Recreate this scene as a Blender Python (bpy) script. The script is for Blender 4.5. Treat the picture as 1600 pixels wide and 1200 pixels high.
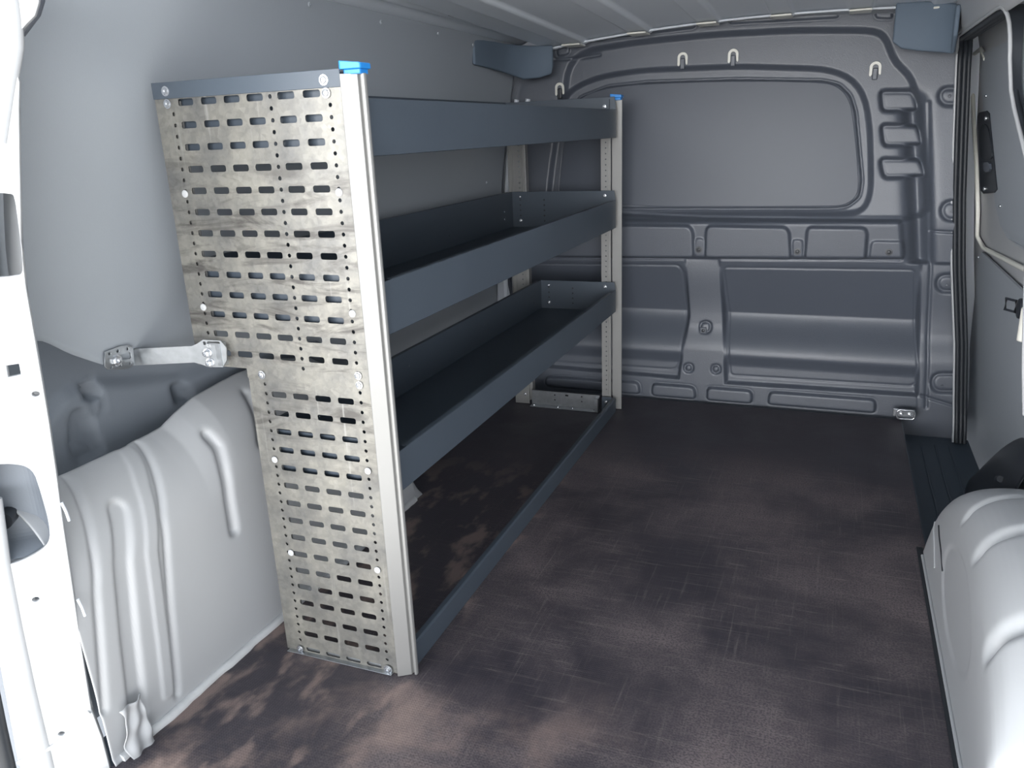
import bpy, bmesh, math, random
import numpy as np
from mathutils import Vector, Matrix
for o in list(bpy.data.objects): bpy.data.objects.remove(o)
random.seed(4)
sc = bpy.context.scene
col = sc.collection
# ------------------------------------------------------------------ camera
R = np.array([[0.92936141, -0.07548988, 0.36137051],
              [0.3670994, 0.29253284, -0.88298503],
              [-0.03905631, 0.95327111, 0.29958102]])
CP = np.array([0.64762517, -1.06052156, 0.93900559]); FPX = 1245.0
cd = bpy.data.cameras.new('camera'); cam = bpy.data.objects.new('camera', cd); col.objects.link(cam)
cd.sensor_width = 36; cd.lens = FPX/1600*36; cd.clip_start = .02
M4 = Matrix.Identity(4)
for i in range(3):
    for j in range(3): M4[i][j] = R[i, j]
    M4[i][3] = CP[i]
cam.matrix_world = M4
sc.camera = cam
# ------------------------------------------------------------------ light and exposure
w = bpy.data.worlds.new('sky'); sc.world = w; w.use_nodes = True
nt = w.node_tree; nt.nodes.clear()
out = nt.nodes.new('ShaderNodeOutputWorld'); bg = nt.nodes.new('ShaderNodeBackground')
tc = nt.nodes.new('ShaderNodeTexCoord'); sp = nt.nodes.new('ShaderNodeSeparateXYZ')
rp = nt.nodes.new('ShaderNodeValToRGB')
nt.links.new(tc.outputs['Generated'], sp.inputs[0]); nt.links.new(sp.outputs['Z'], rp.inputs[0])
cr = rp.color_ramp
cr.elements[0].position = 0.0; cr.elements[0].color = (.96, .96, .97, 1)
cr.elements[1].position = 0.9; cr.elements[1].color = (.72, .86, 1.0, 1)
e = cr.elements.new(.18); e.color = (.95, .97, 1.0, 1)
e = cr.elements.new(.4); e.color = (.88, .94, 1.0, 1)
# bright band of sunlit surroundings low behind the van
def mr_(v, a, b, c, d):
    q = nt.nodes.new('ShaderNodeMapRange'); q.interpolation_type = 'SMOOTHSTEP'; nt.links.new(v, q.inputs[0])
    for k_, x_ in enumerate((a, b, c, d)): q.inputs[k_+1].default_value = x_
    return q.outputs[0]
def mt_(op, a, b=None):
    q = nt.nodes.new('ShaderNodeMath'); q.operation = op
    for k_, x_ in enumerate((a, b)):
        if x_ is None: continue
        if isinstance(x_, (int, float)): q.inputs[k_].default_value = x_
        else: nt.links.new(x_, q.inputs[k_])
    return q.outputs[0]
az = mr_(mt_('MULTIPLY', sp.outputs['Y'], -1.0), .50, .85, 0, 1)
el = mr_(mt_('ABSOLUTE', mt_('SUBTRACT', sp.outputs['Z'], .06)), .03, .24, 1, 0)
st_ = mt_('ADD', mt_('MULTIPLY', mt_('MULTIPLY', az, el), 10.0), .85)
nt.links.new(rp.outputs[0], bg.inputs[0]); nt.links.new(st_, bg.inputs[1])
nt.links.new(bg.outputs[0], out.inputs[0])
sun = bpy.data.lights.new('sun', 'SUN'); sun.energy = 12.0; sun.angle = math.radians(1); sun.color = (1, .95, .87)
so = bpy.data.objects.new('sun', sun); col.objects.link(so)
so.rotation_euler = Vector((.75, -.25, -1.0)).to_track_quat('-Z', 'Y').to_euler()
vs = sc.view_settings; vs.view_transform = 'Standard'; vs.look = 'None'; vs.gamma = 1
vs.use_curve_mapping = False; vs.exposure = 0.55

# ------------------------------------------------------------------ helpers
def ray(p): return R @ np.array([p[0]-800, 600-p[1], -FPX])
def at(p, ax, val):
    """point of the real plane ax=val that the photograph shows at p"""
    i = 'xyz'.index(ax); d = ray(p); t = (val-CP[i])/d[i]
    return Vector(CP + d*t)
XRZ = [-.3, -.1, 0, .25, .5, .7, .9, 1.12, 1.25, 1.4]
XRX = [1.06, 1.055, 1.053, 1.028, .992, .97, .953, .936, .905, .86]
def Xr(z): return float(np.interp(z, XRZ, XRX))
def Wl(z): return .785-.088*max(z, 0)**2
def Xl(z): return .268-Wl(z)
def on(p, fn):
    """first hit of the photo ray with the surface x = fn(z)"""
    d = ray(p); a = 0.0; g = lambda t: (CP+d*t)[0]-fn((CP+d*t)[2])
    g0 = g(0)
    for k in range(1, 4000):
        b = k*1.5e-6
        if g(b)*g0 <= 0:
            for _ in range(30):
                m = (a+b)/2
                if g(m)*g0 <= 0: b = m
                else: a = m
            return Vector(CP+d*a)
        a = b
    return Vector(CP+d*a)
def link(name, me, mat, parent=None):
    o = bpy.data.objects.new(name, me); col.objects.link(o)
    if mat is not None: me.materials.clear(); me.materials.append(mat)
    if parent is not None: o.parent = parent
    return o
def tag(o, label=None, cat=None, group=None, kind=None):
    if label: o['label'] = label
    if cat: o['category'] = cat
    if group: o['group'] = group
    if kind: o['kind'] = kind
    return o
def empty(name, label, cat, loc=(0, 0, 0), group=None):
    o = bpy.data.objects.new(name, None); col.objects.link(o); o.location = loc
    o.empty_display_size = .05
    return tag(o, label, cat, group)
def keep(child, parent):
    """children are modelled in world coordinates; parents are only translated"""
    child.parent = parent
    child.matrix_parent_inverse = Matrix.Translation(parent.location).inverted()
    return child
def smooth(me, ang=None):
    for p in me.polygons: p.use_smooth = True
    if ang is not None: me.set_sharp_from_angle(angle=math.radians(ang))
def bm_obj(name, bm, mat, parent=None, sm=None, bevel=0, seg=2):
    bmesh.ops.recalc_face_normals(bm, faces=bm.faces)
    me = bpy.data.meshes.new(name); bm.to_mesh(me); bm.free()
    if sm is not None: smooth(me, sm)
    o = link(name, me, mat)
    if bevel:
        b = o.modifiers.new('bevel', 'BEVEL'); b.width = bevel; b.segments = seg; b.limit_method = 'ANGLE'; b.angle_limit = math.radians(40)
    if parent is not None: keep(o, parent)
    return o
def box(bm, x0, x1, y0, y1, z0, z1):
    v = [bm.verts.new((x, y, z)) for x in (x0, x1) for y in (y0, y1) for z in (z0, z1)]
    for f in ((0, 1, 3, 2), (4, 6, 7, 5), (0, 4, 5, 1), (2, 3, 7, 6), (0, 2, 6, 4), (1, 5, 7, 3)):
        bm.faces.new([v[i] for i in f])
def prism(bm, pts, off):
    """closed polygon of 3D points, extruded by vector off"""
    off = Vector(off)
    a = [bm.verts.new(Vector(p)) for p in pts]; b = [bm.verts.new(Vector(p)+off) for p in pts]
    n = len(pts)
    bm.faces.new(a); bm.faces.new(b[::-1])
    for i in range(n): bm.faces.new((a[i], a[(i+1) % n], b[(i+1) % n], b[i]))
def tube(bm, pts, r, n=10, closed=False, flat=None):
    pts = [Vector(p) for p in pts]; rings = []
    up0 = None
    for i, p in enumerate(pts):
        if closed: t = pts[(i+1) % len(pts)]-pts[i-1]
        else: t = pts[min(i+1, len(pts)-1)]-pts[max(i-1, 0)]
        t.normalize()
        if up0 is None:
            up0 = Vector((0, 0, 1)) if abs(t.z) < .8 else Vector((0, 1, 0))
        u = up0-t*up0.dot(t); u.normalize(); up0 = u; v = t.cross(u)
        ring = []
        for k in range(n):
            a = 2*math.pi*k/n
            q = u*math.cos(a)*r+v*math.sin(a)*r
            if flat is not None:
                ax, s = flat; q = q-ax*q.dot(ax)*(1-s)
            ring.append(bm.verts.new(p+q))
        rings.append(ring)
    m = len(rings)
    for i in range(m if closed else m-1):
        A, B = rings[i], rings[(i+1) % m]
        for k in range(n): bm.faces.new((A[k], A[(k+1) % n], B[(k+1) % n], B[k]))
    if not closed: bm.faces.new(rings[0]); bm.faces.new(rings[-1][::-1])
def grid(name, P, mat, parent=None, thick=0, sm=True):
    n, m, _ = P.shape
    idx = np.arange(n*m).reshape(n, m)
    F = np.stack([idx[:-1, :-1], idx[1:, :-1], idx[1:, 1:], idx[:-1, 1:]], -1).reshape(-1, 4)
    me = bpy.data.meshes.new(name); me.from_pydata(P.reshape(-1, 3).tolist(), [], F.tolist())
    if sm: smooth(me)
    o = link(name, me, mat)
    if thick:
        s = o.modifiers.new('solid', 'SOLIDIFY'); s.thickness = thick; s.offset = 0
    if parent is not None: keep(o, parent)
    return o
def rrect(cx, cy, hw, hh, r, n=4):
    pts = []
    for (sx, sy, a0) in ((1, 1, 0), (-1, 1, 90), (-1, -1, 180), (1, -1, 270)):
        for k in range(n+1):
            a = math.radians(a0+90*k/n)
            pts.append((cx+sx*(hw-r)+r*math.cos(a), cy+sy*(hh-r)+r*math.sin(a)))
    return pts
def circ(cx, cy, r, n=10): return [(cx+r*math.cos(2*math.pi*k/n), cy+r*math.sin(2*math.pi*k/n)) for k in range(n)]
def plate(name, outline, holes, th, org, ux, uy, mat, parent=None, bevel=0):
    """flat sheet with real holes; (u,v) -> org + u*ux + v*uy"""
    cu = bpy.data.curves.new(name, 'CURVE'); cu.dimensions = '2D'; cu.fill_mode = 'BOTH'; cu.extrude = th/2
    for pts in [outline]+holes:
        s = cu.splines.new('POLY'); s.points.add(len(pts)-1)
        for i, p in enumerate(pts): s.points[i].co = (p[0], p[1], 0, 1)
        s.use_cyclic_u = True
    co = bpy.data.objects.new('t', cu); col.objects.link(co)
    bpy.context.view_layer.update()
    me = bpy.data.meshes.new_from_object(co); bpy.data.objects.remove(co); bpy.data.curves.remove(cu)
    ux = Vector(ux); uy = Vector(uy); nn = ux.cross(uy).normalized(); org = Vector(org)
    for v in me.vertices: v.co = org+ux*v.co.x+uy*v.co.y+nn*v.co.z
    me.name = name
    bm = bmesh.new(); bm.from_mesh(me); bmesh.ops.remove_doubles(bm, verts=bm.verts, dist=1e-6)
    bmesh.ops.recalc_face_normals(bm, faces=bm.faces); bm.to_mesh(me); bm.free()
    o = link(name, me, mat)
    if bevel:
        b = o.modifiers.new('bevel', 'BEVEL'); b.width = bevel; b.segments = 1; b.limit_method = 'ANGLE'
    if parent is not None: keep(o, parent)
    return o
def ss(x): x = np.clip(x, 0, 1); return x*x*(3-2*x)
def sdf(poly, X, Z):
    """signed distance to polygon, positive inside"""
    d = np.full(X.shape, 1e9); ins = np.zeros(X.shape, bool); n = len(poly)
    for i in range(n):
        ax, az = poly[i]; bx, bz = poly[(i+1) % n]
        ex, ez = bx-ax, bz-az; L = ex*ex+ez*ez+1e-12
        t = np.clip(((X-ax)*ex+(Z-az)*ez)/L, 0, 1)
        d = np.minimum(d, (X-ax-t*ex)**2+(Z-az-t*ez)**2)
        c = ((az > Z) != (bz > Z)) & (X < (bx-ax)*(Z-az)/((bz-az) if abs(bz-az) > 1e-9 else 1e-9)+ax)
        ins ^= c
    d = np.sqrt(d); return np.where(ins, d, -d)
def pdist(line, X, Z):
    d = np.full(X.shape, 1e9)
    for (ax, az), (bx, bz) in zip(line[:-1], line[1:]):
        ex, ez = bx-ax, bz-az; L = ex*ex+ez*ez+1e-12
        t = np.clip(((X-ax)*ex+(Z-az)*ez)/L, 0, 1)
        d = np.minimum(d, (X-ax-t*ex)**2+(Z-az-t*ez)**2)
    return np.sqrt(d)

# ------------------------------------------------------------------ materials
def mat(name, c, rough=.5, metal=0, bump=0, bscale=200, var=0, vscale=3, coat=0, spec=.5):
    m = bpy.data.materials.new(name); m.use_nodes = True; t = m.node_tree; b = t.nodes['Principled BSDF']
    b.inputs['Base Color'].default_value = (*c, 1); b.inputs['Roughness'].default_value = rough
    b.inputs['Metallic'].default_value = metal; b.inputs['Coat Weight'].default_value = coat
    b.inputs['Specular IOR Level'].default_value = spec
    tcn = t.nodes.new('ShaderNodeTexCoord')
    n = t.nodes.new('ShaderNodeTexNoise'); n.inputs['Scale'].default_value = vscale; n.inputs['Detail'].default_value = 6
    t.links.new(tcn.outputs['Object'], n.inputs['Vector'])
    mx = t.nodes.new('ShaderNodeMix'); mx.data_type = 'RGBA'
    mx.inputs[6].default_value = (*[v*(1-var) for v in c], 1); mx.inputs[7].default_value = (*[min(1, v*(1+var)) for v in c], 1)
    t.links.new(n.outputs[0], mx.inputs[0]); t.links.new(mx.outputs[2], b.inputs['Base Color'])
    if bump:
        n2 = t.nodes.new('ShaderNodeTexNoise'); n2.inputs['Scale'].default_value = bscale; n2.inputs['Detail'].default_value = 3
        t.links.new(tcn.outputs['Object'], n2.inputs['Vector'])
        bp = t.nodes.new('ShaderNodeBump'); bp.inputs['Strength'].default_value = bump; bp.inputs['Distance'].default_value = .001
        t.links.new(n2.outputs[0], bp.inputs['Height']); t.links.new(bp.outputs[0], b.inputs['Normal'])
    return m
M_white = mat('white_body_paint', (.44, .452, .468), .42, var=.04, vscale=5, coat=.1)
M_primer = mat('grey_white_inner_paint', (.72, .76, .82), .42, var=.05)
M_liner = mat('grey_liner_board', (.34, .37, .405), .40, bump=.15, bscale=350, var=.05, vscale=2.5)
M_plastic = mat('dark_grain_plastic', (.082, .094, .118), .43, bump=.5, bscale=420, var=.05, vscale=4, spec=.85)
M_smooth = mat('smooth_dark_panel', (.070, .081, .104), .45, bump=.08, bscale=300, var=.06, vscale=3)
M_cover = mat('dark_blue_cover', (.125, .165, .215), .7, bump=.3, bscale=500, var=.1)
M_shelf = mat('dark_blue_grey_powder_coat', (.063, .080, .102), .42, bump=.12, bscale=600, var=.08, vscale=6)
M_alu = mat('brushed_aluminium', (.285, .285, .28), .42, metal=.5, bump=.05, bscale=400, var=.04)
M_galv = mat('zinc_plated_steel', (.42, .44, .46), .34, metal=.9, bump=.2, bscale=160, var=.22, vscale=70)
M_zinc = mat('bright_zinc', (.6, .62, .65), .25, metal=.9, var=.1, vscale=60)
M_blue = mat('blue_plastic', (.02, .22, .62), .35, var=.05)
M_rubber = mat('black_rubber', (.02, .024, .03), .5, var=.1)
M_black = mat('black_plastic', (.022, .026, .033), .4, var=.1)
M_cavity = mat('grey_cavity_liner', (.20, .225, .26), .6, bump=.15, bscale=300, var=.1)
M_step = mat('step_plastic', (.06, .08, .105), .5, bump=.3, bscale=300, var=.1)
M_ground = mat('pale_paving', (.60, .60, .60), .9, bump=.5, bscale=40, var=.15)
M_seal = mat('sealant', (.62, .63, .64), .5, bump=1.0, bscale=90, var=.1, vscale=30)
M_dash = mat('steel_hook_paint', (.80, .79, .72), .4, var=.03)

def worn_metal():
    m = bpy.data.materials.new('scuffed_galvanised_sheet'); m.use_nodes = True; t = m.node_tree; b = t.nodes['Principled BSDF']
    N = t.nodes.new; L = t.links.new
    b.inputs['Metallic'].default_value = .45
    tcn = N('ShaderNodeTexCoord')
    vor = N('ShaderNodeTexVoronoi'); vor.inputs['Scale'].default_value = 130; L(tcn.outputs['Object'], vor.inputs['Vector'])
    n1 = N('ShaderNodeTexNoise'); n1.inputs['Scale'].default_value = 11; n1.inputs['Roughness'].default_value = .65; n1.inputs['Detail'].default_value = 8; L(tcn.outputs['Object'], n1.inputs['Vector'])
    base = N('ShaderNodeValToRGB'); L(n1.outputs[0], base.inputs[0])
    base.color_ramp.elements[0].position = .36; base.color_ramp.elements[0].color = (.17, .17, .165, 1)
    base.color_ramp.elements[1].position = .66; base.color_ramp.elements[1].color = (.31, .30, .265, 1)
    # spangle
    sp_ = N('ShaderNodeMix'); sp_.data_type = 'RGBA'; sp_.blend_type = 'MULTIPLY'; sp_.inputs[0].default_value = .22
    bw = N('ShaderNodeRGBToBW'); L(vor.outputs['Color'], bw.inputs[0]); L(base.outputs[0], sp_.inputs[6]); L(bw.outputs[0], sp_.inputs[7])
    # sideways scuffs, dark smears
    mp = N('ShaderNodeMapping'); mp.inputs['Scale'].default_value = (6.5, 4.0, 30.0); mp.inputs['Rotation'].default_value = (0, -.10, 0)
    L(tcn.outputs['Object'], mp.inputs[0])
    n2 = N('ShaderNodeTexNoise'); n2.inputs['Scale'].default_value = 1.0; n2.inputs['Detail'].default_value = 7; n2.inputs['Distortion'].default_value = 1.1; n2.inputs['Roughness'].default_value = .62
    L(mp.outputs[0], n2.inputs['Vector'])
    r2 = N('ShaderNodeValToRGB'); L(n2.outputs[0], r2.inputs[0]); r2.color_ramp.elements[0].position = .50; r2.color_ramp.elements[1].position = .64
    sx = N('ShaderNodeSeparateXYZ'); L(tcn.outputs['Object'], sx.inputs[0])
    band = N('ShaderNodeValToRGB'); L(sx.outputs['Z'], band.inputs[0])   # scuffed where loads rubbed, mid height
    band.color_ramp.elements[0].position = .34; band.color_ramp.elements[0].color = (.12, .12, .12, 1)
    band.color_ramp.elements[1].position = .97; band.color_ramp.elements[1].color = (.1, .1, .1, 1)
    for p_, c_ in ((.5, .9), (.68, 1), (.86, .9), (.92, .4)):
        e_ = band.color_ramp.elements.new(p_); e_.color = (c_, c_, c_, 1)
    mm = N('ShaderNodeMath'); mm.operation = 'MULTIPLY'; L(r2.outputs[0], mm.inputs[0]); L(band.outputs[0], mm.inputs[1])
    dk = N('ShaderNodeMix'); dk.data_type = 'RGBA'; L(mm.outputs[0], dk.inputs[0]); L(sp_.outputs[2], dk.inputs[6]); dk.inputs[7].default_value = (.09, .085, .08, 1)
    # white vertical drips and specks
    mp3 = N('ShaderNodeMapping'); mp3.inputs['Scale'].default_value = (60, 60, 3.5); L(tcn.outputs['Object'], mp3.inputs[0])
    n3 = N('ShaderNodeTexNoise'); n3.inputs['Scale'].default_value = 1; n3.inputs['Detail'].default_value = 5; L(mp3.outputs[0], n3.inputs['Vector'])
    r3 = N('ShaderNodeValToRGB'); L(n3.outputs[0], r3.inputs[0]); r3.color_ramp.elements[0].position = .66; r3.color_ramp.elements[1].position = .78
    m3 = N('ShaderNodeMath'); m3.operation = 'MULTIPLY'; m3.inputs[1].default_value = .5; L(r3.outputs[0], m3.inputs[0])
    wh = N('ShaderNodeMix'); wh.data_type = 'RGBA'; L(m3.outputs[0], wh.inputs[0]); L(dk.outputs[2], wh.inputs[6]); wh.inputs[7].default_value = (.5, .5, .48, 1)
    L(wh.outputs[2], b.inputs['Base Color'])
    ro = N('ShaderNodeMapRange'); L(n1.outputs[0], ro.inputs[0]); ro.inputs[3].default_value = .34; ro.inputs[4].default_value = .5; L(ro.outputs[0], b.inputs['Roughness'])
    bp = N('ShaderNodeBump'); bp.inputs['Strength'].default_value = .12; bp.inputs['Distance'].default_value = .001; L(vor.outputs['Distance'], bp.inputs['Height']); L(bp.outputs[0], b.inputs['Normal'])
    return m
M_sheet = worn_metal()

def floor_mat():
    m = bpy.data.materials.new('worn_brown_phenolic_board'); m.use_nodes = True; t = m.node_tree; b = t.nodes['Principled BSDF']
    N = t.nodes.new; L = t.links.new
    tcn = N('ShaderNodeTexCoord'); sx = N('ShaderNodeSeparateXYZ'); L(tcn.outputs['Object'], sx.inputs[0])
    def noise(scale, det, vec=None, dist=0, rough=.5):
        n = N('ShaderNodeTexNoise'); n.inputs['Scale'].default_value = scale; n.inputs['Detail'].default_value = det
        n.inputs['Distortion'].default_value = dist; n.inputs['Roughness'].default_value = rough
        L(vec or tcn.outputs['Object'], n.inputs['Vector']); return n.outputs[0]
    def mapped(s, rot=0):
        mp = N('ShaderNodeMapping'); mp.inputs['Scale'].default_value = s; mp.inputs['Rotation'].default_value = (0, 0, rot)
        L(tcn.outputs['Object'], mp.inputs[0]); return mp.outputs[0]
    def ramp(v, a, b_, c0=0, c1=1):
        r = N('ShaderNodeMapRange'); r.interpolation_type = 'SMOOTHSTEP'; L(v, r.inputs[0]); r.inputs[1].default_value = a; r.inputs[2].default_value = b_
        r.inputs[3].default_value = c0; r.inputs[4].default_value = c1; return r.outputs[0]
    def mul(a, b_, op='MULTIPLY'):
        q = N('ShaderNodeMath'); q.operation = op; q.use_clamp = (op == 'ADD')
        for i, v in enumerate((a, b_)):
            if isinstance(v, float): q.inputs[i].default_value = v
            else: L(v, q.inputs[i])
        return q.outputs[0]
    big = noise(2.8, 9, dist=.3, rough=.66)
    fine = noise(1, 6, mapped((6, 120, 1), .07), .6, .72)
    fine2 = noise(1, 6, mapped((130, 5, 1), -.06), .6, .72)
    grain = noise(260, 3)
    # where feet and loads pass: the rear two thirds of the aisle are worn, the far end is fresh
    yfar = ramp(sx.outputs['Y'], .95, 1.35, 1, .12)
    under = ramp(sx.outputs['X'], -.10, -.02, .25, 1)
    area = mul(yfar, under)
    haze_ = mul(mul(ramp(big, .36, .68), area), ramp(grain, .35, .62, .35, 1.15))
    scr = mul(mul('ADD' and ramp(fine, .52, .78), .55), area)
    scr2 = mul(mul(ramp(fine2, .54, .80), .45), area)
    # bare, sandy patches at the rear edge, around the foot of the rack and along the kick rail
    rear = ramp(sx.outputs['Y'], -.12, .16, 1, 0)
    left = ramp(sx.outputs['X'], .05, .5, 1, .25)
    pn = ramp(noise(5.0, 7, dist=.3, rough=.62), .44, .74, 0, .85)
    patch = mul(mul(rear, left), pn)
    dx = mul(sx.outputs['X'], .045, 'ADD'); dx2 = N('ShaderNodeMath'); dx2.operation = 'ABSOLUTE'; L(dx, dx2.inputs[0])
    rail = mul(mul(ramp(dx2.outputs[0], .02, .07, 1, 0), ramp(noise(1, 5, mapped((14, 7, 1))), .5, .62)), ramp(sx.outputs['Y'], .6, 1.1, 1, 0))
    pt = mul(patch, mul(rail, .5), 'ADD')
    c0 = N('ShaderNodeMix'); c0.data_type = 'RGBA'; L(haze_, c0.inputs[0]); c0.inputs[6].default_value = (.050, .044, .055, 1); c0.inputs[7].default_value = (.19, .155, .158, 1)
    c1 = N('ShaderNodeMix'); c1.data_type = 'RGBA'; L(mul(scr, scr2, 'ADD'), c1.inputs[0]); L(c0.outputs[2], c1.inputs[6]); c1.inputs[7].default_value = (.30, .255, .24, 1)
    c2 = N('ShaderNodeMix'); c2.data_type = 'RGBA'; L(pt, c2.inputs[0]); L(c1.outputs[2], c2.inputs[6]); c2.inputs[7].default_value = (.40, .29, .25, 1)
    # dust specks
    v = N('ShaderNodeTexVoronoi'); v.inputs['Scale'].default_value = 16; L(tcn.outputs['Object'], v.inputs['Vector'])
    c3 = N('ShaderNodeMix'); c3.data_type = 'RGBA'; L(ramp(v.outputs['Distance'], .015, .03, .8, 0), c3.inputs[0]); L(c2.outputs[2], c3.inputs[6]); c3.inputs[7].default_value = (.28, .22, .17, 1)
    L(c3.outputs[2], b.inputs['Base Color'])
    L(ramp(big, .3, .7, .40, .6), b.inputs['Roughness'])
    b.inputs['Specular IOR Level'].default_value = .4
    # pressed wire-mesh texture
    w1 = N('ShaderNodeTexWave'); w1.inputs['Scale'].default_value = 60; w1.bands_direction = 'X'; L(tcn.outputs['Object'], w1.inputs['Vector'])
    w2 = N('ShaderNodeTexWave'); w2.inputs['Scale'].default_value = 60; w2.bands_direction = 'Y'; L(tcn.outputs['Object'], w2.inputs['Vector'])
    bp = N('ShaderNodeBump'); bp.inputs['Strength'].default_value = .35; bp.inputs['Distance'].default_value = .0008
    L(mul(w1.outputs[1], w2.outputs[1]), bp.inputs['Height']); L(bp.outputs[0], b.inputs['Normal'])
    return m
M_floor = floor_mat()

# ------------------------------------------------------------------ setting: ground, outer shell, floor
bm = bmesh.new(); box(bm, -9, 9, -12, 9, -.62, -.58)
g = bm_obj('ground', bm, M_ground); tag(g, 'pale paved ground outside behind the van', kind='structure')
bm = bmesh.new()
box(bm, -.66, -.64, -.33, 1.95, -.3, 1.36); box(bm, 1.24, 1.26, -.42, 1.95, -.3, 1.36)
box(bm, -.66, 1.26, -.45, 1.95, 1.345, 1.36); box(bm, -.66, 1.26, 1.93, 1.95, -.3, 1.36); box(bm, -.66, 1.26, -.40, 1.95, -.3, -.285)
s = bm_obj('trim_1', bm, M_primer); tag(s, 'outer body shell of the van around the load space', kind='structure')

# load floor board: notch cut round the right wheel arch
fp = [(-.362, -.42), (.885, -.42), (.885, .60), (.890, .745), (.897, .775), (.897, 1.665), (-.42, 1.665), (-.42, .74), (-.362, .70)]
bm = bmesh.new(); prism(bm, [(x, y, -.012) for x, y in fp], (0, 0, .012))
fl = bm_obj('floor', bm, M_floor, bevel=.0015, seg=1); tag(fl, 'worn dark brown phenolic plywood load floor', kind='structure')
# dark painted underfloor with the step well beside the board
bm = bmesh.new(); box(bm, -.5, 1.10, -.40, 1.70, -.075, -.062)
for i in range(3): box(bm, .955+.04*i, .961+.04*i, .9, 1.62, -.062, -.058)
u = bm_obj('trim_2', bm, M_step, bevel=.002); tag(u, 'dark step well between floor board and sliding door', kind='structure')
bm = bmesh.new(); box(bm, .893, .899, .78, 1.665, -.062, -.001)
u = bm_obj('trim_3', bm, M_step); tag(u, 'dark riser below the right edge of the floor board', kind='structure')

# ------------------------------------------------------------------ bulkhead (front wall)
YB = 1.68
def bp_(pts):
    return [(at(p, 'y', YB).x, at(p, 'y', YB).z) for p in pts]
nx, nz = 460, 400
ztop = lambda x: 1.205+.036*(1-((x-.40)/.68)**2)
S, T = np.meshgrid(np.linspace(0, 1, nx), np.linspace(0, 1, nz), indexing='ij')
X0 = -.5+S*1.56
Zt = 1.200+.045*(1-((X0-.45)/.75)**2)
Z = -.065+T*(Zt+.065)
xe = np.interp(Z, XRZ, XRX)
X = -.5+S*(xe+.5+.004)
D = np.zeros_like(X)       # towards the camera
def fillet(pts, r_):
    o_ = []; n_ = len(pts)
    for i in range(n_):
        p, a, b = np.array(pts[i], float), np.array(pts[i-1], float), np.array(pts[(i+1) % n_], float)
        la, lb = np.linalg.norm(a-p), np.linalg.norm(b-p)
        if la < 1e-6 or lb < 1e-6: continue
        p0 = p+(a-p)/la*min(r_, .48*la); p1 = p+(b-p)/lb*min(r_, .48*lb)
        for t in (0, .33, .67, 1): o_.append(tuple((1-t)**2*p0+2*t*(1-t)*p+t*t*p1))
    return o_
def feat(px, h, wd, rad=7):
    global D
    px = fillet(px, rad)
    D = D+h*ss(sdf(bp_(px), X, Z)/wd+.5)
def groove(px, h, wd, rad=7):
    global D
    if len(px) > 3 and px[0] == px[-1]:
        px = fillet(px[:-1], rad); px = px+[px[0]]
    D = D-h*np.exp(-(pdist(bp_(px), X, Z)/wd)**2)
# broad upper field set back from the rim
feat([(878, 160), (880, 105), (905, 78), (1000, 63), (1110, 52), (1240, 45), (1365, 45), (1385, 55), (1398, 95), (1425, 118), (1436, 160), (1448, 260), (1453, 343), (800, 343), (800, 200)], -.022, .022, 30)
# right-hand channel in front of the outer flange
groove([(1428, 165), (1434, 250), (1437, 343), (1440, 420), (1441, 606)], .050, .026)
# window bulge recess
feat([(868, 175), (880, 140), (930, 118), (1000, 108), (1150, 102), (1290, 106), (1330, 120), (1352, 150), (1360, 200), (1362, 300), (1352, 328), (1330, 336), (850, 336), (856, 260)], -.020, .020, 25)
win = [(882, 190), (895, 152), (940, 134), (1000, 127), (1150, 122), (1285, 124), (1312, 130), (1330, 148), (1338, 175), (1348, 285), (1344, 310), (1325, 325), (1300, 328), (868, 328), (872, 260)]
feat(win, .009, .006)
groove(win+[win[0]], .010, .0035)
# tongues across the channel
for q in ([(1377, 141), (1430, 141), (1438, 172), (1380, 173)], [(1378, 195), (1437, 196), (1445, 227), (1382, 228)], [(1376, 249), (1440, 250), (1450, 277), (1382, 279)]):
    s_ = sdf(bp_(fillet(q, 8)), X, Z); wgt = ss(s_/.012+.5)
    tgt = -.040
    D = D*(1-wgt)+tgt*wgt
    groove(q+[q[0]], .006, .006, 9)
# shelf line and the belt
groove([(860, 331), (1100, 341), (1408, 344)], .008, .004)
belt = [(800, 346), (1408, 346), (1412, 405), (800, 402)]
feat(belt, .014, .020)
for q in ([(800, 349), (1078, 352), (1084, 360), (1085, 403), (800, 400)], [(1108, 352), (1228, 354), (1234, 362), (1236, 405), (1102, 403), (1104, 360)],
          [(1262, 354), (1350, 355), (1355, 362), (1352, 405), (1257, 405)]):
    feat(q, .016, .010)
for q in ([(1086, 372), (1101, 372), (1101, 403), (1086, 403)], [(1238, 374), (1255, 374), (1255, 405), (1238, 405)], [(1362, 376), (1412, 377), (1414, 404), (1358, 404)]):
    feat(q, .006, .008)
# lower part swells: hangs back under the ledge, comes forward, then drops back
zz = Z
base_low = -.004-.075*np.clip((.50-zz)/.19, 0, 1)+.070*ss((.315-zz)/.14)-.022*ss((.175-zz)/.05)
lowm = ss((.512-zz)/.012)
post = ss(sdf(bp_([(1068, 395), (1122, 395), (1128, 500), (1133, 610), (1055, 610), (1072, 500)]), X, Z)/.012+.5)
edge_r = ss(sdf(bp_([(1440, 390), (1520, 390), (1520, 700), (1430, 700), (1434, 617)]), X, Z)/.014+.5)
botm = ss(sdf(bp_([(780, 570), (1056, 594), (1134, 602), (1436, 622), (1436, 700), (780, 700)]), X, Z)/.010+.5)
keepm = np.maximum(np.maximum(post, edge_r), botm)
low2 = base_low*(1-keepm)+(-.012-.02*ss((.50-zz)/.2)+.024*ss((.28-zz)/.1))*keepm
D = D*(1-lowm*(X < 9))+np.where(edge_r > .5, D, 0)*lowm*0+low2*lowm
groove([(800, 404), (1408, 407)], .008, .004)
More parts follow.
